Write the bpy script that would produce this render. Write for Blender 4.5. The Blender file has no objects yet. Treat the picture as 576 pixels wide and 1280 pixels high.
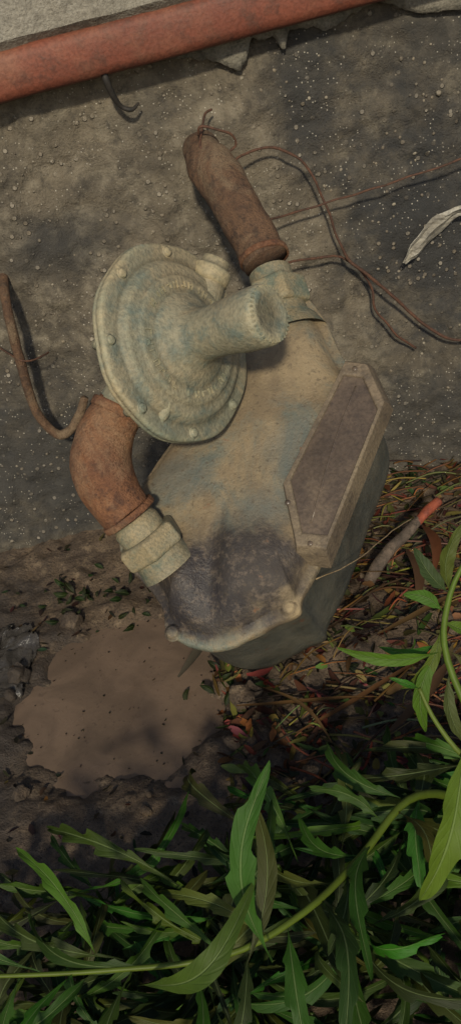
import bpy, bmesh, math, random
from mathutils import Vector as V, Matrix, noise
random.seed(7)
scene=bpy.context.scene
COL=bpy.context.collection
R=random.uniform

# ------------------------------------------------------------------ materials
class NT:
    def __init__(s,name):
        s.m=bpy.data.materials.new(name); s.m.use_nodes=True
        s.t=s.m.node_tree; s.n=s.t.nodes; s.n.clear(); s.bn=None
        s.out=s.n.new('ShaderNodeOutputMaterial'); s.b=s.n.new('ShaderNodeBsdfPrincipled')
        s.t.links.new(s.b.outputs[0],s.out.inputs[0])
        tc=s.n.new('ShaderNodeTexCoord'); s.co=tc.outputs['Object']; s.uv=tc.outputs['UV']
    def l(s,a,b): s.t.links.new(a,b)
    def noise(s,scale,detail=6,rough=.6,dist=0,co=None):
        n=s.n.new('ShaderNodeTexNoise'); n.inputs['Scale'].default_value=scale
        n.inputs['Detail'].default_value=detail; n.inputs['Roughness'].default_value=rough
        n.inputs['Distortion'].default_value=dist; s.l(co or s.co,n.inputs['Vector']); return n.outputs['Fac']
    def vor(s,scale,feat='F1',co=None,rnd=1):
        n=s.n.new('ShaderNodeTexVoronoi'); n.feature=feat; n.inputs['Scale'].default_value=scale
        n.inputs['Randomness'].default_value=rnd
        s.l(co or s.co,n.inputs['Vector']); return n
    def rng(s,x,a,b,c=0,d=1,smooth=True):
        n=s.n.new('ShaderNodeMapRange'); n.inputs[1].default_value=a; n.inputs[2].default_value=b
        n.inputs[3].default_value=c; n.inputs[4].default_value=d
        if smooth: n.interpolation_type='SMOOTHSTEP'
        s.l(x,n.inputs[0]); return n.outputs[0]
    def math(s,op,a,b=None):
        n=s.n.new('ShaderNodeMath'); n.operation=op
        for i,x in enumerate((a,b)):
            if x is None: continue
            if isinstance(x,(int,float)): n.inputs[i].default_value=x
            else: s.l(x,n.inputs[i])
        return n.outputs[0]
    def mix(s,fac,a,b,mode='MIX'):
        n=s.n.new('ShaderNodeMix'); n.data_type='RGBA'; n.blend_type=mode
        for i,x in ((0,fac),(6,a),(7,b)):
            if isinstance(x,(int,float)): n.inputs[i].default_value=x
            elif isinstance(x,tuple): n.inputs[i].default_value=(*x,1)
            else: s.l(x,n.inputs[i])
        return n.outputs[2]
    def blob(s,c,sz,a=1.0,b=.3):
        if s.bn is None: s.bn=s.math('MULTIPLY',s.math('SUBTRACT',s.noise(22,5,.68),.5),1.7)
        n=s.n.new('ShaderNodeVectorMath'); n.operation='SUBTRACT'; s.l(s.co,n.inputs[0]); n.inputs[1].default_value=c
        m=s.n.new('ShaderNodeVectorMath'); m.operation='DIVIDE'; s.l(n.outputs[0],m.inputs[0]); m.inputs[1].default_value=sz
        k=s.n.new('ShaderNodeVectorMath'); k.operation='LENGTH'; s.l(m.outputs[0],k.inputs[0])
        return s.rng(s.math('ADD',k.outputs['Value'],s.bn),a,b)
    def wear(s,c,lo=.55,hi=1.35):
        g=s.n.new('ShaderNodeNewGeometry'); p=g.outputs['Pointiness']
        c=s.mix(s.rng(p,.50,.44),c,s.mix(1.0,c,(lo,lo*.95,lo*.88),'MULTIPLY'))
        return s.mix(s.rng(p,.515,.56,0,.8),c,s.mix(1.0,c,(hi,hi,hi*.96),'MULTIPLY'))
    def col(s,x): s.l(x,s.b.inputs['Base Color'])
    def rough(s,x):
        if isinstance(x,(int,float)): s.b.inputs['Roughness'].default_value=x
        else: s.l(x,s.b.inputs['Roughness'])
    def bump(s,h,dist=.002,st=1):
        n=s.n.new('ShaderNodeBump'); n.inputs['Distance'].default_value=dist; n.inputs['Strength'].default_value=st
        s.l(h,n.inputs['Height']); s.l(n.outputs[0],s.b.inputs['Normal'])

def grimy(name,cols,s1=18,s2=90,rough=.75,bd=.0012,dust=None,spec=.3,wear=False):
    t=NT(name); t.b.inputs['Specular IOR Level'].default_value=spec
    c=t.mix(t.rng(t.noise(s1,6,.65,.4),.38,.62),cols[0],cols[1])
    n2=t.noise(s2,5,.7)
    c=t.mix(t.rng(n2,.45,.68),c,cols[2])
    if dust: c=t.mix(t.rng(t.noise(s1*.6,7,.7,.8),.46,.64,0,.85),c,dust)
    g=t.noise(s2*5,3,.6)
    c=t.mix(t.rng(g,.38,.66,.0,.4),c,tuple(x*.45 for x in cols[1]))
    if wear: c=t.wear(c)
    t.col(c); t.rough(rough)
    t.bump(t.math('ADD',n2,t.math('MULTIPLY',g,.5)),bd)
    return t.m

def m_wall():
    t=NT('weathered_concrete'); t.b.inputs['Specular IOR Level'].default_value=.25
    c=t.mix(t.rng(t.noise(5,8,.68,.8),.38,.62),(.172,.145,.106),(.088,.076,.059))
    c=t.mix(t.rng(t.noise(26,7,.72,.4),.45,.66,0,.8),c,(.222,.193,.145))
    c=t.mix(t.rng(t.noise(60,7,.78),.47,.68,0,.75),c,(.050,.045,.038))
    for cc,sz,k in (((.28,0,.33),(.13,1,.20),.94),((.16,0,.50),(.055,1,.14),.8),((-.13,0,.385),(.085,1,.04),.7),((.33,0,.52),(.14,1,.07),.6),((-.22,0,.11),(.26,1,.17),.85),((.0,0,.50),(.06,1,.03),.5),((.25,0,.08),(.18,1,.10),.7),((-.26,0,.5),(.08,1,.06),.5)):
        c=t.mix(t.math('MULTIPLY',t.blob(cc,sz,1.15,.25),k),c,(.034,.035,.036))
    v=t.vor(115); msk=t.rng(v.outputs['Distance'],.34,.24)
    sel=t.rng(t.noise(9,4,.6),.42,.6)
    sx=t.n.new('ShaderNodeSeparateColor'); t.l(v.outputs['Color'],sx.inputs[0])
    peb=t.math('MULTIPLY',t.math('MULTIPLY',msk,t.rng(sx.outputs[0],.66,.70)),sel)
    c=t.mix(t.math('MULTIPLY',peb,.7),c,t.mix(sx.outputs[1],(.20,.165,.12),(.38,.34,.28)))
    v2=t.vor(330); s2=t.n.new('ShaderNodeSeparateColor'); t.l(v2.outputs['Color'],s2.inputs[0])
    sp=t.math('MULTIPLY',t.rng(v2.outputs['Distance'],.30,.16),t.rng(s2.outputs[0],.80,.83))
    c=t.mix(t.math('MULTIPLY',sp,t.rng(t.noise(7,3,.6),.4,.55)),c,(.40,.37,.31))
    t.col(c); t.rough(.9)
    h=t.math('ADD',t.noise(70,6,.78),t.math('MULTIPLY',peb,.7)); h=t.math('ADD',h,t.math('MULTIPLY',t.noise(420,2,.6),.35))
    t.bump(h,.0045)
    return t.m

def m_ground():
    t=NT('damp_soil'); t.b.inputs['Specular IOR Level'].default_value=.3
    c=t.mix(t.rng(t.noise(12,8,.7,.5),.35,.65),(.130,.092,.060),(.075,.055,.040))
    c=t.mix(t.rng(t.noise(70,6,.7),.5,.7),c,(.21,.155,.10))
    c=t.mix(t.rng(t.noise(300,3,.7),.5,.66,0,.8),c,(.04,.03,.023))
    c=t.mix(t.math('MULTIPLY',t.blob((-.31,-.3,0),(.12,.34,.4),1.1,.4),.8),c,(.036,.031,.028))
    t.col(c); t.rough(t.rng(t.noise(15,3),.35,.65,.5,.95))
    t.bump(t.math('ADD',t.noise(80,6,.75),t.math('MULTIPLY',t.noise(380,3,.7),.5)),.004)
    return t.m

def m_mud():
    t=NT('wet_mud'); t.b.inputs['Specular IOR Level'].default_value=.5
    c=t.mix(t.rng(t.noise(14,6,.6,.8),.35,.65),(.165,.116,.083),(.115,.082,.060))
    c=t.mix(t.rng(t.noise(160,5,.75),.58,.70,0,.7),c,(.06,.042,.035))
    t.col(c); t.rough(t.rng(t.noise(10,4,.5),.4,.6,.14,.34)); t.bump(t.noise(40,6,.7),.0008,.8)
    return t.m

def m_meter(name='dusty_meter_paint'):
    t=NT(name); t.b.inputs['Specular IOR Level'].default_value=.35
    paint=t.mix(t.rng(t.noise(30,6,.65),.4,.62),(.100,.116,.100),(.16,.157,.122))
    dust=t.mix(t.rng(t.noise(14,7,.7,.5),.36,.64),(.250,.192,.115),(.150,.114,.072))
    c=t.mix(t.rng(t.noise(9,8,.72,.6),.36,.54),paint,dust)
    for cc,sz in (((.055,.0,.01),(.03,.06,.1)),((.03,-.04,.0),(.05,.03,.1)),((.04,.18,0),(.03,.03,.1)),((-.05,.0,0),(.04,.03,.1))):
        c=t.mix(t.math('MULTIPLY',t.blob(cc,sz,1.1,.3),.65),c,(.088,.102,.096))
    for cc,sz in (((.014,-.092,.01),(.058,.048,.1)),((-.066,-.098,.01),(.050,.046,.1)),((-.03,-.125,.01),(.05,.022,.1))):
        k=t.blob(cc,sz,1.2,.6)
        c=t.mix(t.math('MULTIPLY',k,.92),c,t.mix(t.rng(t.noise(110,6,.75),.50,.66),(.030,.026,.027),(.10,.078,.062)))
    c=t.wear(c,.6,1.4)
    sp=t.n.new('ShaderNodeSeparateXYZ'); t.l(t.co,sp.inputs[0])
    side=t.rng(sp.outputs[2],-.004,-.014)
    c=t.mix(side,c,t.mix(t.rng(t.noise(25,7,.7),.35,.65),(.070,.074,.062),(.125,.118,.090)))
    c=t.mix(t.rng(t.noise(230,4,.7),.54,.68,0,.65),c,(.080,.062,.043))
    c=t.mix(t.rng(t.noise(55,4,.6),.66,.74,0,.8),c,(.17,.08,.04))
    t.col(c); t.rough(t.rng(t.noise(20,3),.3,.7,.42,.8))
    t.bump(t.math('ADD',t.noise(50,6,.65),t.math('MULTIPLY',t.noise(400,3,.7),.4)),.0016)
    return t.m

def m_attr(name,trans=0.0,rough=.6,veins=False):
    t=NT(name)
    a=t.n.new('ShaderNodeAttribute'); a.attribute_name='Col'
    c=a.outputs['Color']
    c=t.mix(t.rng(t.noise(60,5,.7),.35,.7,0,.5),c,t.mix(1.0,c,(.6,.58,.45),'MULTIPLY'))
    if veins:
        s=t.n.new('ShaderNodeSeparateXYZ'); t.l(t.uv,s.inputs[0])
        ax=t.math('ABSOLUTE',t.math('SUBTRACT',s.outputs[0],.5))
        rib=t.rng(ax,.055,.015)
        w=t.math('SINE',t.math('MULTIPLY',t.math('SUBTRACT',s.outputs[1],t.math('MULTIPLY',ax,.35)),55))
        vein=t.math('MULTIPLY',t.rng(w,.86,1.0),.06)
        c=t.mix(t.math('MAXIMUM',t.math('MULTIPLY',rib,.5),vein),c,t.mix(.5,c,(.26,.34,.14)))
        t.bump(t.math('ADD',t.math('MULTIPLY',t.rng(w,.4,1.0),-.25),t.math('MULTIPLY',rib,-1.0)),.0005)
    t.col(c); t.rough(rough); t.b.inputs['Specular IOR Level'].default_value=.25
    if trans:
        tr=t.n.new('ShaderNodeBsdfTranslucent'); t.l(c,tr.inputs[0]); mx=t.n.new('ShaderNodeMixShader')
        mx.inputs[0].default_value=trans; t.l(t.b.outputs[0],mx.inputs[1]); t.l(tr.outputs[0],mx.inputs[2]); t.l(mx.outputs[0],t.out.inputs[0])
    return t.m

M_WALL=m_wall(); M_GND=m_ground(); M_MUD=m_mud(); M_MET=m_meter()
M_REG=grimy('dusty_regulator_casting',((.250,.225,.152),(.175,.175,.125),(.125,.148,.122)),16,60,.6,.0018,(.28,.225,.138),.4,True)
M_UNI=grimy('union_nut_paint',((.225,.195,.130),(.11,.132,.10),(.23,.19,.115)),40,90,.6,.0016,(.26,.205,.12),.35,True)
M_RUST=grimy('pipe_rust',((.215,.098,.046),(.13,.058,.032),(.080,.040,.026)),24,110,.75,.0028,(.25,.155,.09))
M_RUSTD=grimy('brown_rust',((.160,.092,.053),(.10,.058,.037),(.062,.041,.03)),24,130,.85,.0036,(.20,.145,.092))
M_WIRE=grimy('wire_rust',((.12,.058,.036),(.07,.038,.028),(.05,.03,.02)),60,300,.8,.0004)
M_BAR=grimy('red_oxide_paint',((.205,.064,.038),(.155,.050,.032),(.10,.043,.03)),9,60,.6,.0009,(.21,.09,.055))
M_LEDGE=grimy('lime_plaster',((.28,.26,.215),(.21,.19,.155),(.14,.128,.105)),12,70,.9,.003,(.32,.30,.255))
M_PLAST=grimy('broken_render',((.19,.175,.14),(.135,.127,.103),(.085,.08,.067)),16,80,.9,.003,(.24,.22,.18))
M_DARK=grimy('dark_cable',((.025,.022,.02),(.04,.035,.03),(.02,.02,.02)),30,90,.6,.0005)
M_BOX=grimy('index_box_paint',((.185,.142,.096),(.135,.105,.074),(.10,.08,.06)),22,80,.55,.0012,(.22,.172,.112))
M_WIN=grimy('dusty_index_glass',((.120,.088,.064),(.088,.066,.050),(.065,.05,.04)),18,60,.32,.0006,(.15,.112,.078),.5)
M_BARK=grimy('grey_bark',((.16,.12,.09),(.09,.07,.055),(.05,.04,.03)),40,150,.85,.001)
M_ORANGE=grimy('orange_cut_end',((.32,.08,.04),(.25,.065,.034),(.16,.045,.03)),40,100,.6,.0008)
M_FOIL=grimy('grey_plastic_strip',((.40,.38,.32),(.27,.25,.21),(.17,.16,.14)),35,90,.45,.0008)
M_FILM=grimy('dirty_plastic_film',((.055,.050,.046),(.042,.038,.034),(.075,.068,.06)),30,120,.22,.0012,None,.6)
M_LEAF=m_attr('green_leaf',.2,.6,True); M_LITTER=m_attr('dry_litter',.0,.8); M_STEM=m_attr('green_stem',0,.5)

# ------------------------------------------------------------------ geometry helpers
NORECALC=set()
def mk(name,bm,mats,parent=None,smooth=True,bev=None):
    if name not in NORECALC: bmesh.ops.recalc_face_normals(bm,faces=bm.faces)
    me=bpy.data.meshes.new(name); bm.to_mesh(me); bm.free()
    o=bpy.data.objects.new(name,me); COL.objects.link(o)
    for m in (mats if isinstance(mats,list) else [mats]): me.materials.append(m)
    if smooth: me.polygons.foreach_set('use_smooth',[True]*len(me.polygons))
    if parent: o.parent=parent
    if bev:
        b=o.modifiers.new('b','BEVEL'); b.width=bev; b.segments=3; b.limit_method='ANGLE'; b.angle_limit=.4
    return o
def empty(name,mat=None):
    e=bpy.data.objects.new(name,None); e.empty_display_size=.05; COL.objects.link(e)
    if mat: e.matrix_world=mat
    return e
def cr(pts,n):
    P=[V(p) for p in pts]; out=[]
    for i in range(len(P)-1):
        p0=P[max(i-1,0)];p1=P[i];p2=P[i+1];p3=P[min(i+2,len(P)-1)]
        for k in range(n):
            t=k/n; out.append(.5*((2*p1)+(p2-p0)*t+(2*p0-5*p1+4*p2-p3)*t*t+(3*p1-p0-3*p2+p3)*t**3))
    out.append(P[-1]); return out
def tube(bm,pts,rad,seg=10,n=5,rough=0.0,mi=0,jit=0,rs=60):
    if not isinstance(rad,(list,tuple)): rad=[rad]*len(pts)
    P=cr(pts,n); Rr=[v.x for v in cr([(x,0,0) for x in rad],n)]
    if jit: P=[p+noise.noise_vector(p*40)*jit for p in P]
    T=(P[1]-P[0]).normalized(); N=T.orthogonal().normalized(); rings=[]
    for i,p in enumerate(P):
        T2=(P[min(i+1,len(P)-1)]-P[max(i-1,0)]).normalized()
        q=T.rotation_difference(T2); N=(q@N); N=(N-T2*N.dot(T2)).normalized(); T=T2; B=T.cross(N)
        ring=[]
        for k in range(seg):
            a=2*math.pi*k/seg; d=N*math.cos(a)+B*math.sin(a); rr=Rr[i]
            if rough: rr*=1+rough*noise.noise((p+d*rr)*rs)
            ring.append(bm.verts.new(p+d*rr))
        rings.append(ring)
    for a,b in zip(rings,rings[1:]):
        for k in range(seg):
            f=bm.faces.new((a[k],a[(k+1)%seg],b[(k+1)%seg],b[k])); f.material_index=mi
    for ring in (rings[0][::-1],rings[-1]):
        f=bm.faces.new(ring); f.material_index=mi
    return rings
def lathe(bm,c,ax,prof,seg=48,phase=0,mod=None):
    ax=V(ax).normalized(); N=V((0,1,0)); N=(N-ax*N.dot(ax)).normalized(); B=ax.cross(N); c=V(c); rings=[]
    for a,r in prof:
        if r<1e-6: rings.append([bm.verts.new(c+ax*a)]); continue
        ring=[]
        for k in range(seg):
            t=2*math.pi*k/seg+phase; q=r*(mod(a,r,t) if mod else 1)
            ring.append(bm.verts.new(c+ax*a+(N*math.cos(t)+B*math.sin(t))*q))
        rings.append(ring)
    for a,b in zip(rings,rings[1:]):
        for k in range(seg):
            k2=(k+1)%seg
            if len(a)==1: bm.faces.new((a[0],b[k2],b[k]))
            elif len(b)==1: bm.faces.new((a[k],a[k2],b[0]))
            else: bm.faces.new((a[k],a[k2],b[k2],b[k]))
    return N,B
def box(bm,M,sx,sy,sz):
    vs=[bm.verts.new(M@V((x*sx/2,y*sy/2,z*sz/2))) for x in(-1,1) for y in(-1,1) for z in(-1,1)]
    for q in ((0,1,3,2),(4,6,7,5),(0,4,5,1),(2,3,7,6),(0,2,6,4),(1,5,7,3)): bm.faces.new([vs[i] for i in q])
def fbm(x,y,z=0,s=1,o=5):
    return noise.fractal(V((x*s,y*s,z*s)),1.0,2.0,o)
def mm(p): return tuple(c/1000 for c in p)
def sheet(name,us,vs,fn,mat):
    NORECALC.add(name)
    bm=bmesh.new(); g=[[bm.verts.new(fn(u,v)) for u in us] for v in vs]
    for j in range(len(vs)-1):
        for i in range(len(us)-1): bm.faces.new((g[j][i],g[j][i+1],g[j+1][i+1],g[j+1][i]))
    return mk(name,bm,mat)
def lin(a,b,n): return [a+(b-a)*i/n for i in range(n+1)]

# ------------------------------------------------------------------ ground
PX,PY,PRX,PRY=-.145,-.305,.112,.126
def gh(x,y):
    h=.008*fbm(x,y,0,14)+.004*fbm(x,y,3,60,3)
    d=math.hypot((x-PX)/PRX,(y-PY)/PRY)+.22*fbm(x,y,1,16)
    h+= -.020*max(0,min(1,(1.15-d)/.35))
    h+= .030*math.exp(-(((x-.10)/.12)**2+((y+.28)/.12)**2))
    h+= .020*math.exp(-(((y+.0)/.05)**2))*(.5+.5*fbm(x,y,5,9))
    return h if abs(x)<1.2 and y>-1.6 else h*.5
us=[-30,-12,-5,-2.2,-1.2,-.75]+lin(-.5,.55,240)+[.8,1.3,2.4,5,12,30]
vs=[-40,-15,-6,-3,-1.6,-1.1]+lin(-.9,.04,220)
sheet('ground',us,vs,lambda x,y:V((x,y,gh(x,y))),M_GND)
bm=bmesh.new(); ring=[]
for k in range(60):
    a=2*math.pi*k/60; rr=1.12+.05*math.sin(3*a)
    ring.append(bm.verts.new((PX+PRX*1.08*rr*math.cos(a),PY+PRY*1.08*rr*math.sin(a),-.0085)))
bm.faces.new(ring); mk('mud_puddle',bm,M_MUD,smooth=False)

# ------------------------------------------------------------------ wall + ledge + plaster
wall=empty('concrete_wall')
def wy(x,z): return .008*fbm(x,z,2,7)+.0045*fbm(x,z,5,38,4)
us=[-8,-4,-2,-1,-.6]+lin(-.42,.52,260)+[.8,1.4,2.5,5,8]
vs=[-.2,-.1]+lin(-.04,.66,200)+[.72]
sheet('wall_face',us,vs,lambda x,z:V((x,wy(x,z),z)),M_WALL).parent=wall
bm=bmesh.new()
for i in range(620):
    x=R(-.35,.42); z=R(.12,.56)
    if fbm(x,z,9,6)<-.1 and R(0,1)<.8: continue
    s=R(.0007,.0023)*(1.6 if R(0,1)<.08 else 1)
    Mx=Matrix.Translation((x,wy(x,z)-s*.05,z))@Matrix.Rotation(R(0,6),4,'Y')@Matrix.Diagonal((s*R(.8,1.5),s*.5,s,1))
    bmesh.ops.create_icosphere(bm,subdivisions=1,radius=1,matrix=Mx)
mk('aggregate_stones',bm,grimy('pebble',((.22,.185,.135),(.15,.128,.098),(.10,.085,.068)),50,90,.8,.0005,(.31,.275,.215)),wall)
edge=[(-420,530),(-200,545),(-80,545),(-20,552),(30,545),(54,541),(77,533),(92,524),(102,530),(110,548),(120,546),(134,547),(142,536),(150,549),(172,551),(190,545),(214,555),(248,558),(300,540),(420,548)]
E=cr([(a/1000,0,b/1000) for a,b in edge],14)
bm=bmesh.new(); top=[];bot=[];bk=[]
for p in E:
    j=.0035*fbm(p.x,p.z,1,90,4); z=p.z+j
    bot.append(bm.verts.new((p.x,-.011+.002*fbm(p.x,z,3,40),z))); bk.append(bm.verts.new((p.x,.006,z-.001)))
    top.append([bm.verts.new((p.x,-.013+.003*fbm(p.x,zz,3,40),zz)) for zz in (z+.008,z+.03,.68)])
for i in range(len(E)-1):
    bm.faces.new((bk[i],bk[i+1],bot[i+1],bot[i])); bm.faces.new((bot[i],bot[i+1],top[i+1][0],top[i][0]))
    for k in (0,1): bm.faces.new((top[i][k],top[i+1][k],top[i+1][k+1],top[i][k+1]))
mk('render_coat',bm,M_PLAST,wall)
led=bmesh.new()
us=lin(-.6,.7,90)
prof=[(.02,.590),(-.035,.588),(-.048,.597),(-.052,.63),(-.052,.72),(-.04,.74),(.5,.74)]
g=[[led.verts.new((x,y+.004*fbm(x,z,7,20),z+.05*x+.003*fbm(x,y,4,25))) for x in us] for y,z in prof]
for j in range(len(prof)-1):
    for i in range(len(us)-1): led.faces.new((g[j][i],g[j][i+1],g[j+1][i+1],g[j+1][i]))
mk('concrete_ledge',led,M_LEDGE,smooth=False)
bm=bmesh.new()
us=lin(-.55,.75,50); pr=[(-.010,.0),(-.030,-.001),(-.042,.002),(-.046,.010),(-.046,.034),(-.044,.041),(-.038,.044),(-.010,.044)]
g=[[bm.verts.new((x,y+.0012*fbm(x,z,2,20),.5475+z+.066*x+.0012*fbm(x,y,9,16))) for x in us] for y,z in pr]
for j in range(len(pr)):
    for i in range(len(us)-1): bm.faces.new((g[j][i],g[j][i+1],g[(j+1)%len(pr)][i+1],g[(j+1)%len(pr)][i]))
mk('painted_steel_bar',bm,M_BAR)
bm=bmesh.new()
tube(bm,[(-.040,-.02,.56),(-.039,-.035,.545),(-.036,-.03,.527),(-.030,-.022,.513),(-.020,-.020,.508),(-.012,-.014,.512)],[.0035,.0035,.003,.0026,.0022,.001],8,5,.2)
mk('cut_cable',bm,M_DARK)

# ------------------------------------------------------------------ gas meter  (own local frame: face = local XY plane)
O=V((.014,-.3166,.2293)); e1=V((.9624,-.2626,.0696)).normalized(); n=V((-.2062,-.5392,.8166)).normalized(); e2=n.cross(e1).normalized(); e1=e2.cross(n)
MM=Matrix((e1,e2,n)).transposed().to_4x4(); MM.translation=O
meter=empty('gas_meter',MM)
out=[(28,196),(50,194),(66,183),(83,155),(101,104),(124,84),(127,55),(102,-8),(76,-73),(54,-113),(50,-128),(31,-135),(10,-145),(-11,-153),(-32,-153),(-54,-145),(-67,-134),(-70,-118),(-81,-98),(-101,-76),(-114,-50),(-106,-14),(-87,18),(-40,85),(8,160)]
OU=cr([(a/1000,b/1000,0) for a,b in out+out[:1]],6)[:-1]
cen=V((.008,.012,0))
bm=bmesh.new()
rings=[]
prof=[(.90,-.140),(.935,-.134),(.945,-.12),(.945,-.012),(.95,-.0095),(1.0,-.009),(1.006,-.006),(1.003,-.001),(.992,.001),(.94,.0012),(.925,.003),(.90,.009),(.86,.014),(.78,.018),(.7,.0192),(.6,.020),(.5,.0205),(.40,.021),(.25,.0215),(.10,.0215)]
def relief(p,h,s):
    x,y=p.x,p.y
    if s<.93 and h>0:
        k=min(1,(.93-s)/.12)
        for cx,cy,sg,am in ((.012,-.085,.026,.013),(-.055,-.095,.024,.012),(.045,.13,.03,.004)):
            h+=k*am*math.exp(-((x-cx)**2+(y-cy)**2)/(2*sg*sg))
        h-=k*.011*math.exp(-((x+.022)**2/(2*.009**2)+(y+.105)**2/(2*.03**2)))
        h+=k*.0016*fbm(x,y,3,25)
    return h
for s,h in prof:
    ring=[]
    for p in OU:
        q=cen+(p-cen)*s
        q.z=relief(q,h,s) if h>0 else h
        if -.13<h<.002: q+= (p-cen).normalized()*.0012*fbm(q.x,q.y,q.z,40)
        ring.append(bm.verts.new(q))
    rings.append(ring)
N_=len(OU)
for a,b in zip(rings,rings[1:]):
    for k in range(N_): bm.faces.new((a[k],a[(k+1)%N_],b[(k+1)%N_],b[k]))
bm.faces.new(rings[-1]); bm.faces.new(rings[0][::-1])
mk('meter_case',bm,M_MET,meter)
bx=[(104,92),(123,86),(136,46),(80,-83),(55,-78),(45,-20)]
bc=V((.090,.0,0)); NB=len(bx)
bm=bmesh.new(); rg=[]
for s,h in ((1.10,.000),(1.04,.018),(1.0,.0245),(.985,.026),(.87,.026),(.85,.0250),(.84,.0225)):
    rr_=[]
    for a,b in bx:
        q=bc+(V((a/1000,b/1000,0))-bc)*s; q.z=h; rr_.append(bm.verts.new(q))
    rg.append(rr_)
for a,b in zip(rg,rg[1:]):
    for k in range(NB): bm.faces.new((a[k],a[(k+1)%NB],b[(k+1)%NB],b[k]))
mk('index_box_housing',bm,M_BOX,meter,smooth=False,bev=.0015)
bm=bmesh.new(); bm.faces.new([bm.verts.new((bc+(V((a/1000,b/1000,0))-bc)*.858).to_tuple()[:2]+(.0236,)) for a,b in bx])
mk('index_window',bm,M_WIN,meter,smooth=False)
bm=bmesh.new()
tube(bm,[(.112,.066,.0232),(.090,.012,.0233),(.068,-.058,.0232)],.0010,8,4)
for a,b in ((49,-38),(112,82),(67,-77)):
    lathe(bm,(a/1000*1.0,b/1000,.0255),(0,0,1),[(0,.0026),(.001,.0024),(.0014,0)],12)
mk('index_box_trim',bm,M_WIN,meter)
bm=bmesh.new()
for a,b in ((42,-123),(-60,-137),(66,160),(112,84)):
    lathe(bm,(a/1000,b/1000,.0005),(0,0,1),[(0,.0080),(.0012,.0078),(.002,.0058),(.0042,.0054),(.0052,.004),(.0055,0)],18)
mk('flange_bolts',bm,M_MET,meter)
def hexmod(a,r,t):
    k=(t%(math.pi/3))-math.pi/6; return math.cos(math.pi/6)/math.cos(k)
bm=bmesh.new()
p=V((.043,.172,.000))
ax=(V(mm((28,233,11)))-p).normalized()
lathe(bm,p-ax*.03,ax,[(0,.036),(.014,.030),(.022,.024),(.032,.023)],40)
lathe(bm,p+ax*.029,ax,[(0,.021),(.014,.021)],32)
mk('outlet_tail',bm,M_UNI,meter)
bm=bmesh.new()
lathe(bm,p,ax,[(0,.022),(.0005,.0285),(.003,.0305),(.026,.0305),(.029,.028),(.029,.02)],6,.3)
mk('outlet_nut',bm,M_UNI,meter,smooth=False,bev=.0015)
bm=bmesh.new()
q0=V(mm((-84,-46,50))); q1=V(mm((-69,-68,29))); ax2=(q0-q1).normalized()
lathe(bm,q1-ax2*.022,ax2,[(0,.026),(.010,.0245),(.03,.023)],40)
lathe(bm,q1+ax2*.014,ax2,[(0,.0212),(.012,.0212),(.018,.018)],32)
mk('inlet_tail',bm,M_UNI,meter)
bm=bmesh.new()
lathe(bm,q1-ax2*.006,ax2,[(0,.022),(.0005,.0285),(.003,.0305),(.018,.0305),(.021,.0275),(.021,.02)],6,.75)
mk('inlet_nut',bm,M_UNI,meter,smooth=False,bev=.0015)

# ------------------------------------------------------------------ rusty pipes
elb=empty('rusty_pipe_elbow',MM)
bm=bmesh.new()
tube(bm,[mm(p) for p in ((-78,38,92),(-91,22,88),(-100,3,80),(-100,-15,71),(-94,-31,60),(-85,-44,51))],[.021,.0240,.0260,.0262,.0250,.0225],40,7,.06)
mk('elbow_body',bm,M_RUST,elb)
bm=bmesh.new()
def collar(bm,c,ax,r,w,seg=40):
    lathe(bm,V(c)-V(ax).normalized()*w/2,ax,[(0,r*.9),(0,r*.98),(w*.15,r),(w*.85,r),(w,r*.98),(w,r*.9)],seg,0,lambda a,q,t:1+.03*noise.noise(V((math.cos(t)*3,math.sin(t)*3,a*80))))
collar(bm,mm((-85,-44,51)),ax2,.0258,.006); collar(bm,mm((-81,35,91)),(-.55,-.9,-.2),.0250,.008)
mk('elbow_collars',bm,M_RUST,elb)
pip=empty('rusty_outlet_pipe',MM)
bm=bmesh.new()
tube(bm,[mm(p) for p in ((30,226,9),(20,249,16),(6,282,27),(-8,312,33),(-20,334,36),(-27,350,36))],[.0225,.0225,.0235,.024,.0235,.020],40,7,.09)
mk('pipe_body',bm,M_RUSTD,pip)
bm=bmesh.new()
tube(bm,[mm(p) for p in ((-20,338,36),(-27,354,35),(-33,368,26),(-34,378,2),(-30,386,-40))],[.0165,.018,.019,.018,.018],28,6,.14)
mk('wall_elbow',bm,M_RUSTD,pip)
bm=bmesh.new(); collar(bm,mm((28,231,10)),ax,.0250,.006)
mk('pipe_collar',bm,M_RUST,pip)

# ------------------------------------------------------------------ regulator
reg=empty('gas_regulator',MM)
A=V((.885,-.165,.435)).normalized(); c=V(mm((-24,79,112)))
bm=bmesh.new()
def rimwob(a,r,t): return 1+((.010*math.cos(8*t)+.004*noise.noise(V((math.cos(t)*2,math.sin(t)*2,a*20)))) if r>.07 else 0)
K=.965
P=[(-.034,0),(-.033,.03),(-.028,.048),(-.016,.062),(-.008,.067),(-.006,.0845),(-.004,.0865),(-.0012,.0868),(-.0006,.0858),(.0001,.0857),(.0008,.0866),(.004,.0862),(.0055,.084),(.006,.078),(.006,.071),(.0085,.069),(.0125,.066),(.0135,.062),(.0140,.056),(.0165,.0545),(.0172,.050),(.0172,.041),(.0195,.039),(.0225,.034),(.026,.029),(.030,.025)]
P=[(a,r*K) for a,r in P]+[(.034,.0218),(.042,.0208),(.056,.0212),(.068,.0225),(.074,.0236),(.098,.0242),(.102,.0232),(.1045,.0205),(.105,.016),(.1035,.014),(.1035,0)]
Nn,Bb=lathe(bm,c,A,P,96,0,rimwob)
mk('diaphragm_housing',bm,M_REG,reg)
bm=bmesh.new()
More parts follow.
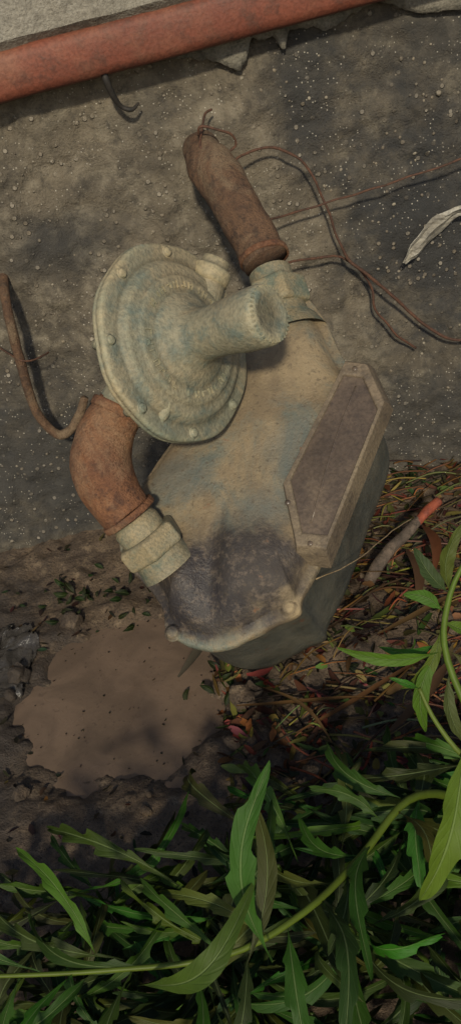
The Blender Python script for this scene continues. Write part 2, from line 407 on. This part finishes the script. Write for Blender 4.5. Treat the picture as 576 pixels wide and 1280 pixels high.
for k in range(8):
    t=2*math.pi*(k+.5)/8*1.0
    q=c+(Nn*math.cos(t)+Bb*math.sin(t))*.0755
    lathe(bm,q+A*.005,A,[(0,.0052),(.001,.0050),(.0012,.0038),(.0028,.0036),(.0034,.0025),(.0034,0)],12)
    lathe(bm,q-A*.012,A,[(0,0),(0,.0045),(.006,.0045)],10)
mk('rim_screws',bm,M_REG,reg)
bm=bmesh.new()
for k in range(34):
    if k in (8,9,17,25,26): continue
    t=2*math.pi*k/34; rd=Nn*math.cos(t)+Bb*math.sin(t); tg=A.cross(rd)
    Mx=Matrix((tg,rd,A)).transposed().to_4x4(); Mx.translation=c+rd*.0455+A*.0172
    box(bm,Mx@Matrix.Translation((-.0018,0,0)),.0011,R(.0045,.006),.0026)
    if k%3: box(bm,Mx@Matrix.Translation((.0,R(-.003,.003),0)),.0035,.0011,.0025)
    if k%2: box(bm,Mx@Matrix.Translation((.0018,0,0)),.0011,.0055,.0024)
for k in range(36):
    t=2*math.pi*k/36; rd=Nn*math.cos(t)+Bb*math.sin(t); tg=A.cross(rd)
    Mx=Matrix((tg,rd,A)).transposed().to_4x4(); Mx.translation=c+rd*.0205+A*.1035
    box(bm,Mx,.0016,.0035,.0022)
mk('embossed_lettering',bm,M_REG,reg,smooth=False)
bm=bmesh.new()
tube(bm,[mm((-45,62,98)),mm((-60,52,96)),mm((-72,44,94)),mm((-82,33,90))],[.027,.0235,.0215,.0215],32,4,.03)
tube(bm,[mm((-30,46,106)),mm((-36,30,112)),mm((-40,20,117))],[.020,.0165,.015],28,4)
lathe(bm,mm((-40,20,117)),(-.1,-.35,.9),[(-.006,.013),(0,.0165),(.003,.016),(.005,.012),(.006,0)],28)
tube(bm,[mm((-12,118,92)),mm((-2,140,97)),mm((4,156,101))],[.02,.015,.0145],28,4)
lathe(bm,mm((4,155,101)),(.45,.85,.2),[(-.012,.014),(-.010,.0172),(0,.0178),(.002,.016),(.0035,.0130),(.006,.0125),(.010,.012),(.011,0)],32)
mk('regulator_bosses',bm,M_REG,reg)

# ------------------------------------------------------------------ wires, hook, strip
def wire(name,pts,r,mat=M_WIRE,jit=.0022,seg=7):
    bm=bmesh.new(); tube(bm,pts,r,seg,6,.15,0,jit); return mk(name,bm,mat)
wire('rusty_wire',[(.050,-.055,.440),(.066,-.05,.440),(.082,-.04,.449),(.113,-.03,.449),(.142,-.03,.430),(.160,-.03,.392),(.171,-.03,.348),(.182,-.03,.316),(.213,-.028,.282),(.248,-.022,.240),(.278,-.02,.206),(.310,-.02,.188),(.36,.0,.18)],[.0014]*7+[.0019]*3+[.0018]*3)
wire('rusty_wire',[(.36,-.02,.408),(.313,-.03,.399),(.229,-.03,.388),(.176,-.03,.383),(.132,-.035,.380),(.101,-.05,.381),(.085,-.07,.385)],.0012)
wire('rusty_wire',[(.085,-.10,.335),(.104,-.05,.331),(.153,-.03,.323),(.180,-.025,.315),(.205,-.02,.284),(.210,-.02,.250),(.230,-.02,.216),(.258,-.014,.187)],.0014)
bm=bmesh.new()
tube(bm,[(.040,-.06,.478),(.043,-.066,.487),(.058,-.066,.482),(.073,-.062,.474),(.076,-.058,.462),(.062,-.06,.457),(.048,-.07,.462),(.040,-.07,.470),(.046,-.045,.482),(.052,-.03,.492),(.060,-.02,.494)],.0013,7,6,.1,0,.001)
tube(bm,[(.030,-.045,.452),(.040,-.078,.452),(.066,-.082,.446),(.074,-.06,.447)],.0013,7,6,.1,0,.001)
mk('binding_wire',bm,M_WIRE)
wire('bent_steel_hook',[(-.200,.01,.362),(-.197,-.03,.350),(-.196,-.048,.332),(-.198,-.05,.291),(-.199,-.05,.241),(-.194,-.05,.204),(-.181,-.05,.182),(-.163,-.05,.187),(-.147,-.05,.207),(-.139,-.052,.222)],[.0055]*9+[.0045],M_RUSTD,.0008,12)
wire('thin_wire',[(-.24,0,.295),(-.219,-.03,.291),(-.195,-.056,.281),(-.173,-.04,.278),(-.168,-.03,.276)],.0011)
bm=bmesh.new()
a=[(245,-24,298),(253,-30,318),(284,-36,347),(322,-30,351)]; b=[(248,-20,296),(266,-18,303),(306,-20,334),(330,-18,338)]
A1=cr([mm(p) for p in a],6); B1=cr([mm(p) for p in b],6)
rows=[[bm.verts.new(p.lerp(q,k/4)+V((0,-.003*math.sin(k*1.9+i*.4),.0012*math.sin(i*1.3+k)))) for k in range(5)] for i,(p,q) in enumerate(zip(A1,B1))]
for r1,r2 in zip(rows,rows[1:]):
    for k in range(4): bm.faces.new((r1[k],r1[k+1],r2[k+1],r2[k]))
o=mk('plastic_strip',bm,M_FOIL,smooth=False); s=o.modifiers.new('s','SOLIDIFY'); s.thickness=.0008
bm=bmesh.new()
def film(u,v):
    x=-.36+.12*u+.02*fbm(u,v,1,3); y=-.30+.14*v+.02*fbm(u,v,4,3)
    return V((x,y,max(gh(x,y)+.0015,gh(x,y)+.002+.010*abs(fbm(u,v,8,3,3)))))
g=[[bm.verts.new(film(i/50,j/50)) for i in range(51)] for j in range(51)]
for j in range(50):
    for i in range(50):
        u_=i/50; v_=j/50
        if math.hypot((u_-.45)/.5,(v_-.5)/.48)+.35*fbm(u_,v_,2,4)>1: continue
        bm.faces.new((g[j][i],g[j][i+1],g[j+1][i+1],g[j+1][i]))
bmesh.ops.delete(bm,geom=[v for v in bm.verts if not v.link_faces],context='VERTS')
mk('plastic_film',bm,M_FILM)

# ------------------------------------------------------------------ stick with orange cut end
st=empty('broken_stake')
bm=bmesh.new(); tube(bm,[(.118,-.262,.018),(.145,-.232,.040),(.185,-.202,.055),(.212,-.184,.062)],[.006,.0070,.0062,.0055],14,6,.35); mk('stake_shaft',bm,M_BARK,st)
bm=bmesh.new(); tube(bm,[(.202,-.191,.0595),(.215,-.182,.063),(.233,-.170,.068)],[.0057,.0062,.0048],14,6,.35); mk('stake_tip',bm,M_ORANGE,st)

# ------------------------------------------------------------------ litter
def setcol(bm,faces,c):
    L=bm.loops.layers.color.get('Col') or bm.loops.layers.color.new('Col')
    for f in faces:
        for l in f.loops: l[L]=(*c,1)
def flake(bm,p,L,W,col,tilt=.5):
    d=V((R(-1,1),R(-1,1),R(-tilt,tilt)*.6)).normalized(); s=d.cross(V((R(-tilt,tilt),R(-tilt,tilt),1))).normalized(); up=s.cross(d)
    nseg=5; cu=R(-.5,.8); fs=[]; prev=None
    for i in range(nseg+1):
        t=i/nseg; w=W*(math.sin(math.pi*(.06+.9*t))**.7)*R(.7,1.15); m=p+d*(L*(t-.5))+up*(cu*L*(t-.5)**2)
        cur=[bm.verts.new(m-s*w+up*w*.5),bm.verts.new(m),bm.verts.new(m+s*w+up*w*R(.1,.6))]
        if prev:
            for k in (0,1): fs.append(bm.faces.new((prev[k],prev[k+1],cur[k+1],cur[k])))
        prev=cur
    setcol(bm,fs,col)
dry=[(.36,.27,.15),(.29,.20,.11),(.21,.14,.08),(.44,.35,.21),(.27,.17,.09),(.15,.11,.07),(.26,.21,.12),(.22,.21,.09)]
NORECALC.add('leaf_litter')
bm=bmesh.new()
bm.loops.layers.color.new('Col')
def lit_pos():
    while True:
        x=R(-.05,.42); y=R(-.54,-.005)
        if x<.03 and y>-.28: continue
        return x,y
for i in range(2300):
    x,y=lit_pos(); h=gh(x,y)
    flake(bm,V((x,y,h+R(.001,.010))),R(.006,.030),R(.0010,.0042),tuple(k*R(.6,1.25) for k in random.choice(dry)),.9)
for i in range(300):
    x=R(-.38,.02); y=R(-.6,-.02)
    if math.hypot((x-PX)/PRX,(y-PY)/PRY)<.95: continue
    flake(bm,V((x,y,gh(x,y)+.003)),R(.004,.014),R(.001,.003),tuple(k*R(.3,.8) for k in random.choice(dry)))
for i in range(60):
    a=R(0,6.3); q=math.sqrt(R(0,1)); x=PX+PRX*q*math.cos(a); y=PY+PRY*q*math.sin(a)
    flake(bm,V((x,y,-.0072)),R(.001,.004),R(.0004,.0012),tuple(k*R(.2,.5) for k in random.choice(dry)),.1)
for i in range(520):
    x,y=lit_pos(); h=gh(x,y)+R(.004,.016); a=R(-.9,.9)+(math.pi if R(0,1)<.5 else 0); L=R(.02,.09)
    if x+L*math.cos(a)<-.02 : continue
    f0=len(bm.faces)
    tube(bm,[(x,y,h),(x+L*.5*math.cos(a),y+L*.5*math.sin(a),h+R(0,.008)),(x+L*math.cos(a+R(-.3,.3)),y+L*math.sin(a),h+R(-.004,.004))],R(.0004,.0012),5,4)
    bm.faces.ensure_lookup_table(); setcol(bm,bm.faces[f0:],tuple(k*R(.8,1.3) for k in random.choice(((.38,.29,.17),(.30,.21,.12),(.44,.36,.22),(.18,.13,.09)))))
for p,q,w,cc in (((.17,-.30,.035),(.19,-.20,.03),.006,None),((.12,-.34,.04),(.22,-.30,.035),.004,None),((.02,-.43,.02),(.16,-.38,.03),.003,None),((-.03,-.38,.02),(.10,-.42,.03),.0025,None),((.16,-.43,.02),(.26,-.38,.02),.005,None),((.22,-.30,.02),(.30,-.20,.03),.005,None),((-.085,-.315,.012),(-.035,-.275,.035),.006,(.22,.20,.16)),((.05,-.45,.02),(.0,-.37,.03),.002,None),((.10,-.46,.03),(.18,-.40,.04),.006,None),((.20,-.26,.04),(.22,-.16,.03),.006,None)):
    p=V(p);q=V(q); s=(q-p).cross(V((0,0,1))).normalized(); prev=None; fs=[]
    for i in range(9):
        t=i/8; m=p.lerp(q,t)+V((0,0,.008*math.sin(t*3)))+s*.006*math.sin(t*4); ww=w*math.sin(math.pi*(.08+.86*t))
        cur=[bm.verts.new(m-s*ww+V((0,0,ww*.5))),bm.verts.new(m),bm.verts.new(m+s*ww+V((0,0,ww*.5)))]
        if prev:
            for k in (0,1): fs.append(bm.faces.new((prev[k],prev[k+1],cur[k+1],cur[k])))
        prev=cur
    setcol(bm,fs,cc or (R(.28,.36),R(.19,.26),R(.10,.14)))
mk('leaf_litter',bm,M_LITTER)
bm=bmesh.new()
def clod(x,y,s,sub):
    v0=len(bm.verts)
    bmesh.ops.create_icosphere(bm,subdivisions=sub,radius=s,matrix=Matrix.Translation((x,y,gh(x,y)+s*.3)))
    bm.verts.ensure_lookup_table()
    for v in bm.verts[v0:]: v.co+=noise.noise_vector(v.co*100)*s*.6
for i in range(70):
    x=R(-.36,.36); y=R(-.6,-.03)
    if math.hypot((x-PX)/PRX,(y-PY)/PRY)<1.05: continue
    clod(x,y,R(.003,.009),2)
for q in ((-.205,-.17,.012),(-.020,-.36,.016),(-.262,-.25,.012)): clod(*q,3)
mk('soil_clods',bm,M_GND)
wire('dry_grass_stalk',[(.060,-.405,.17),(.10,-.37,.155),(.15,-.30,.13),(.185,-.24,.10)],.0006,grimy('straw',((.34,.25,.14),(.26,.18,.09),(.22,.15,.09)),20,80),.001,5)

# ------------------------------------------------------------------ leaves
UPV=V((0,-.8,.6)).normalized()
def leaf(bm,base,tip,W,bend=.25,lobe=.35,k=4,side=None,col=(.10,.17,.045),up=UPV,n=30):
    uvl=bm.loops.layers.uv.verify(); CL=bm.loops.layers.color.get('Col') or bm.loops.layers.color.new('Col')
    base=V(base);tip=V(tip); d=tip-base; L=d.length; d.normalize()
    s=d.cross(up)
    if s.length<.1: s=d.cross(V((1,0,0)))
    s.normalize(); nn=s.cross(d); tw=R(-.6,.6)
    if side is not None: tw=side
    sw=R(-.16,.16); ph=R(0,6); rows=[]; wav=R(.05,.16)
    for i in range(n+1):
        t=i/n
        m=base+d*(L*t)+nn*(bend*L*math.sin(math.pi*t**1.2))+s*(sw*L*math.sin(math.pi*t))
        a=tw*(.4+t*.8); sd=s*math.cos(a)+nn*math.sin(a); nr=nn*math.cos(a)-s*math.sin(a)
        prof=max(.0,math.sin(math.pi*min(1,t**1.05*.98+.015)))**.8
        if t<.25: prof*= .14+.86*(t/.25)**1.6
        row=[]
        for j in (-1,-.66,-.33,0,.33,.66,1):
            saw=((t*k+(.3 if j<0 else 0)+ph)%1.0)
            tooth=(saw**1.3 if saw<.8 else (1-saw)/.2*.8)
            lb=1-lobe*(1-tooth)*(1 if t<.8 else (1-t)/.2)
            w=W*prof*(lb if abs(j)>.5 else (1-.5*(1-lb)))
            x=j*w
            z=abs(x)*.32+wav*W*math.sin(t*19+ph+j*1.7)*abs(j)
            row.append((bm.verts.new(m+sd*x+d*(abs(j)*lobe*W*.9*(tooth if abs(j)>.5 else .2))+nr*z),(j*.5+.5,t)))
        rows.append(row)
    c=tuple(x*R(.75,1.25) for x in col)
    for r1,r2 in zip(rows,rows[1:]):
        for q in range(6):
            vs_=[r1[q],r1[q+1],r2[q+1],r2[q]]
            f=bm.faces.new([v[0] for v in vs_])
            for l,v in zip(f.loops,vs_): l[uvl].uv=v[1]; l[CL]=(*c,1)
def stem(bm,pts,r,col=(.20,.25,.09)):
    f0=len(bm.faces); tube(bm,pts,r,8,5,.05); bm.faces.ensure_lookup_table()
    fs=bm.faces[f0:]
    L=bm.loops.layers.color.get('Col')
    for f in fs:
        f.material_index=1
        for l in f.loops: l[L]=(*col,1)
G1=(.160,.245,.055); G2=(.215,.305,.085); G3=(.115,.180,.042)
NORECALC.add('weed_plant')
w1=bmesh.new(); w1.loops.layers.color.new('Col')
main=[(.16,-.56,.0),(.12,-.59,.09),(.08,-.622,.137),(.039,-.664,.145),(-.002,-.703,.158),(-.0515,-.724,.163),(-.12,-.722,.168),(-.178,-.717,.174),(-.20,-.715,.178)]
stem(w1,main,[.004,.0034,.0028,.0024,.0021,.0018,.0015,.0012,.001],(.30,.36,.11))
MP=cr(main,8)
for i in range(10,len(MP)-6,2):
    p=MP[i]; sgn=1 if (i//2)%2 else -1
    az=math.atan2(-.3,-1)+sgn*R(.7,1.4); L=R(.05,.10)
    tip=p+V((math.cos(az)*L,math.sin(az)*L,R(-.03,.02)))
    leaf(w1,p,tip,R(.006,.009),R(.05,.25),R(.45,.7),random.choice((3,4)),col=random.choice((G1,G2)))
for k in range(58):
    bx_=R(-.24,.26); by_=R(-.78,-.56); hh=R(.045,.115)*(1 if by_>-.72 else .75)
    if by_>-.60 and bx_<-.12: by_-=.06
    tx=bx_+R(-.07,.03); ty=by_+R(-.03,.04)
    pts=[(bx_,by_,0),((bx_+tx)/2,(by_+ty)/2+.01,hh*.6),(tx,ty,hh)]
    stem(w1,pts,[.0022,.0018,.0012],(.20,.27,.08))
    Q=cr(pts,9)
    for i in range(5,len(Q)):
        if R(0,1)<.2: continue
        p=Q[i]; az=i*2.4+R(-.4,.4); L=R(.055,.12)
        tip=p+V((math.cos(az)*L,math.sin(az)*L*(.65 if math.sin(az)>0 else 1),R(-.02,.045)))
        leaf(w1,p,tip,R(.005,.0095),R(.05,.35),R(.5,.8),random.choice((3,3,4,5)),col=random.choice((G1,G1,G2,G3)),n=26)
leaf(w1,(-.025,-.735,.165),(-.005,-.682,.262),.0105,.05,.5,3,.1,G2)
leaf(w1,(-.040,-.735,.165),(-.018,-.690,.245),.006,-.10,.1,3,.2,G2)
leaf(w1,(-.100,-.735,.168),(-.025,-.715,.212),.0075,.35,.12,3,.3,G2)
leaf(w1,(-.08,-.63,.10),(-.18,-.555,.10),.010,.2,.75,4,0,G1)
leaf(w1,(-.12,-.68,.11),(-.215,-.62,.12),.010,.15,.75,4,.2,G1)
leaf(w1,(-.03,-.57,.07),(-.07,-.49,.06),.009,.35,.5,4,0,G1)
leaf(w1,(.0,-.62,.09),(-.03,-.52,.09),.009,.25,.7,4,0,G2)
leaf(w1,(.03,-.62,.09),(.045,-.53,.10),.009,.15,.7,4,0,G2)
leaf(w1,(.07,-.63,.10),(.10,-.54,.09),.009,.25,.6,4,0,G1)
for k in range(7):
    p=V((-.19,-.716,.176))+V((R(-.012,.006),R(-.006,.006),R(-.004,.006)))
    leaf(w1,p,p+V((R(-.014,-.004),R(-.008,.008),R(0,.008))),.0022,.1,.1,2,col=(.42,.43,.06),n=8)
mk('weed_plant',w1,[M_LEAF,M_STEM])

w2=bmesh.new(); w2.loops.layers.color.new('Col')
SG=(.30,.38,.13)
br=[(.24,-.66,.0),(.20,-.72,.14),(.135,-.76,.26),(.098,-.748,.312),(.084,-.724,.352),(.090,-.712,.380),(.105,-.705,.40)]
stem(w2,br,[.004,.0034,.0028,.0020,.0016,.0013,.001],SG)
stem(w2,[(.110,-.752,.293),(.086,-.748,.310),(.074,-.738,.328),(.069,-.729,.343)],[.0014,.0013,.0011,.0009],(.32,.38,.15))
G4=(.25,.33,.115)
for b_,t_,wd,bd_,lb in (((.082,-.722,.356),(.036,-.715,.364),.0032,.06,.1),((.082,-.720,.360),(.056,-.706,.352),.0026,-.1,.1),
    ((.083,-.720,.358),(.070,-.732,.318),.0042,.1,.2),((.084,-.716,.366),(.062,-.722,.338),.0034,.1,.2),((.086,-.714,.372),(.070,-.706,.380),.0034,.1,.1),
    ((.090,-.712,.380),(.078,-.700,.400),.004,.1,.2),((.090,-.712,.380),(.10,-.702,.41),.004,.1,.2),((.069,-.729,.343),(.056,-.728,.352),.0018,.15,.2),((.086,-.742,.322),(.051,-.779,.262),.0092,.16,.25),
    ((.092,-.745,.318),(.074,-.764,.272),.0066,.1,.3),((.084,-.726,.348),(.086,-.742,.315),.0036,.1,.2),((.12,-.755,.28),(.09,-.785,.225),.008,.1,.3),((.085,-.722,.356),(.100,-.735,.335),.0036,.1,.2),((.15,-.75,.23),(.11,-.755,.17),.008,.2,.5),((.17,-.74,.2),(.12,-.72,.15),.008,.2,.6),((.085,-.716,.368),(.098,-.716,.358),.003,.1,.1)):
    leaf(w2,b_,t_,wd,bd_,lb,3,None,G4)
mk('weed_plant',w2,[M_LEAF,M_STEM])
NORECALC.add('clover_seedlings')
w3=bmesh.new(); w3.loops.layers.color.new('Col')
for cx,cy,N,sp in ((-.185,-.13,30,.035),(.235,-.02,18,.02),(-.10,-.18,10,.02),(-.03,-.33,10,.025),(.12,-.36,8,.05)):
    for i in range(N):
        p=V((cx+random.gauss(0,sp),cy+random.gauss(0,sp*.6),0)); p.z=gh(p.x,p.y)+.002; a=R(0,6.3); L=R(.008,.02)
        leaf(w3,p,p+V((math.cos(a)*L,math.sin(a)*L,R(.002,.012))),L*.22,.15,.1,2,col=(.10,.14,.035),n=8)
mk('clover_seedlings',w3,[M_LEAF,M_STEM])

# ------------------------------------------------------------------ camera, light
phi=math.radians(11); th=math.radians(32)
r=V((1,0,0)); f=V((0,math.cos(th),-math.sin(th))); u=V((0,math.sin(th),math.cos(th)))
rr=r*math.cos(phi)-u*math.sin(phi); uu=u*math.cos(phi)+r*math.sin(phi)
cd=bpy.data.cameras.new('camera'); cam=bpy.data.objects.new('camera',cd); COL.objects.link(cam)
Mc=Matrix((rr,uu,-f)).transposed().to_4x4(); Mc.translation=-1.22*f; cam.matrix_world=Mc
cd.sensor_fit='VERTICAL'; cd.sensor_height=24; cd.lens=24*1150/1280; cd.clip_start=.02; cd.clip_end=200
scene.camera=cam

el=math.radians(31)
sd=V((math.cos(el)*math.sin(math.radians(4)),math.cos(el)*math.cos(math.radians(4)),-math.sin(el)))   # direction the sunlight travels
sl=bpy.data.lights.new('sun','SUN'); sl.energy=3.3; sl.angle=math.radians(3.5); sl.color=(1,.89,.68)
so=bpy.data.objects.new('sun',sl); COL.objects.link(so); so.rotation_euler=(-sd).to_track_quat('Z','Y').to_euler()
w=bpy.data.worlds.new('World'); scene.world=w; w.use_nodes=True; nt=w.node_tree
sky=nt.nodes.new('ShaderNodeTexSky'); sky.sky_type='NISHITA'; sky.sun_disc=False
sky.sun_elevation=el; sky.sun_rotation=math.atan2(-sd.x,-sd.y)
bg=nt.nodes['Background']; bg.inputs[1].default_value=.10; nt.links.new(sky.outputs[0],bg.inputs[0])
scene.view_settings.view_transform='Standard'; scene.view_settings.look='None'; scene.view_settings.exposure=0
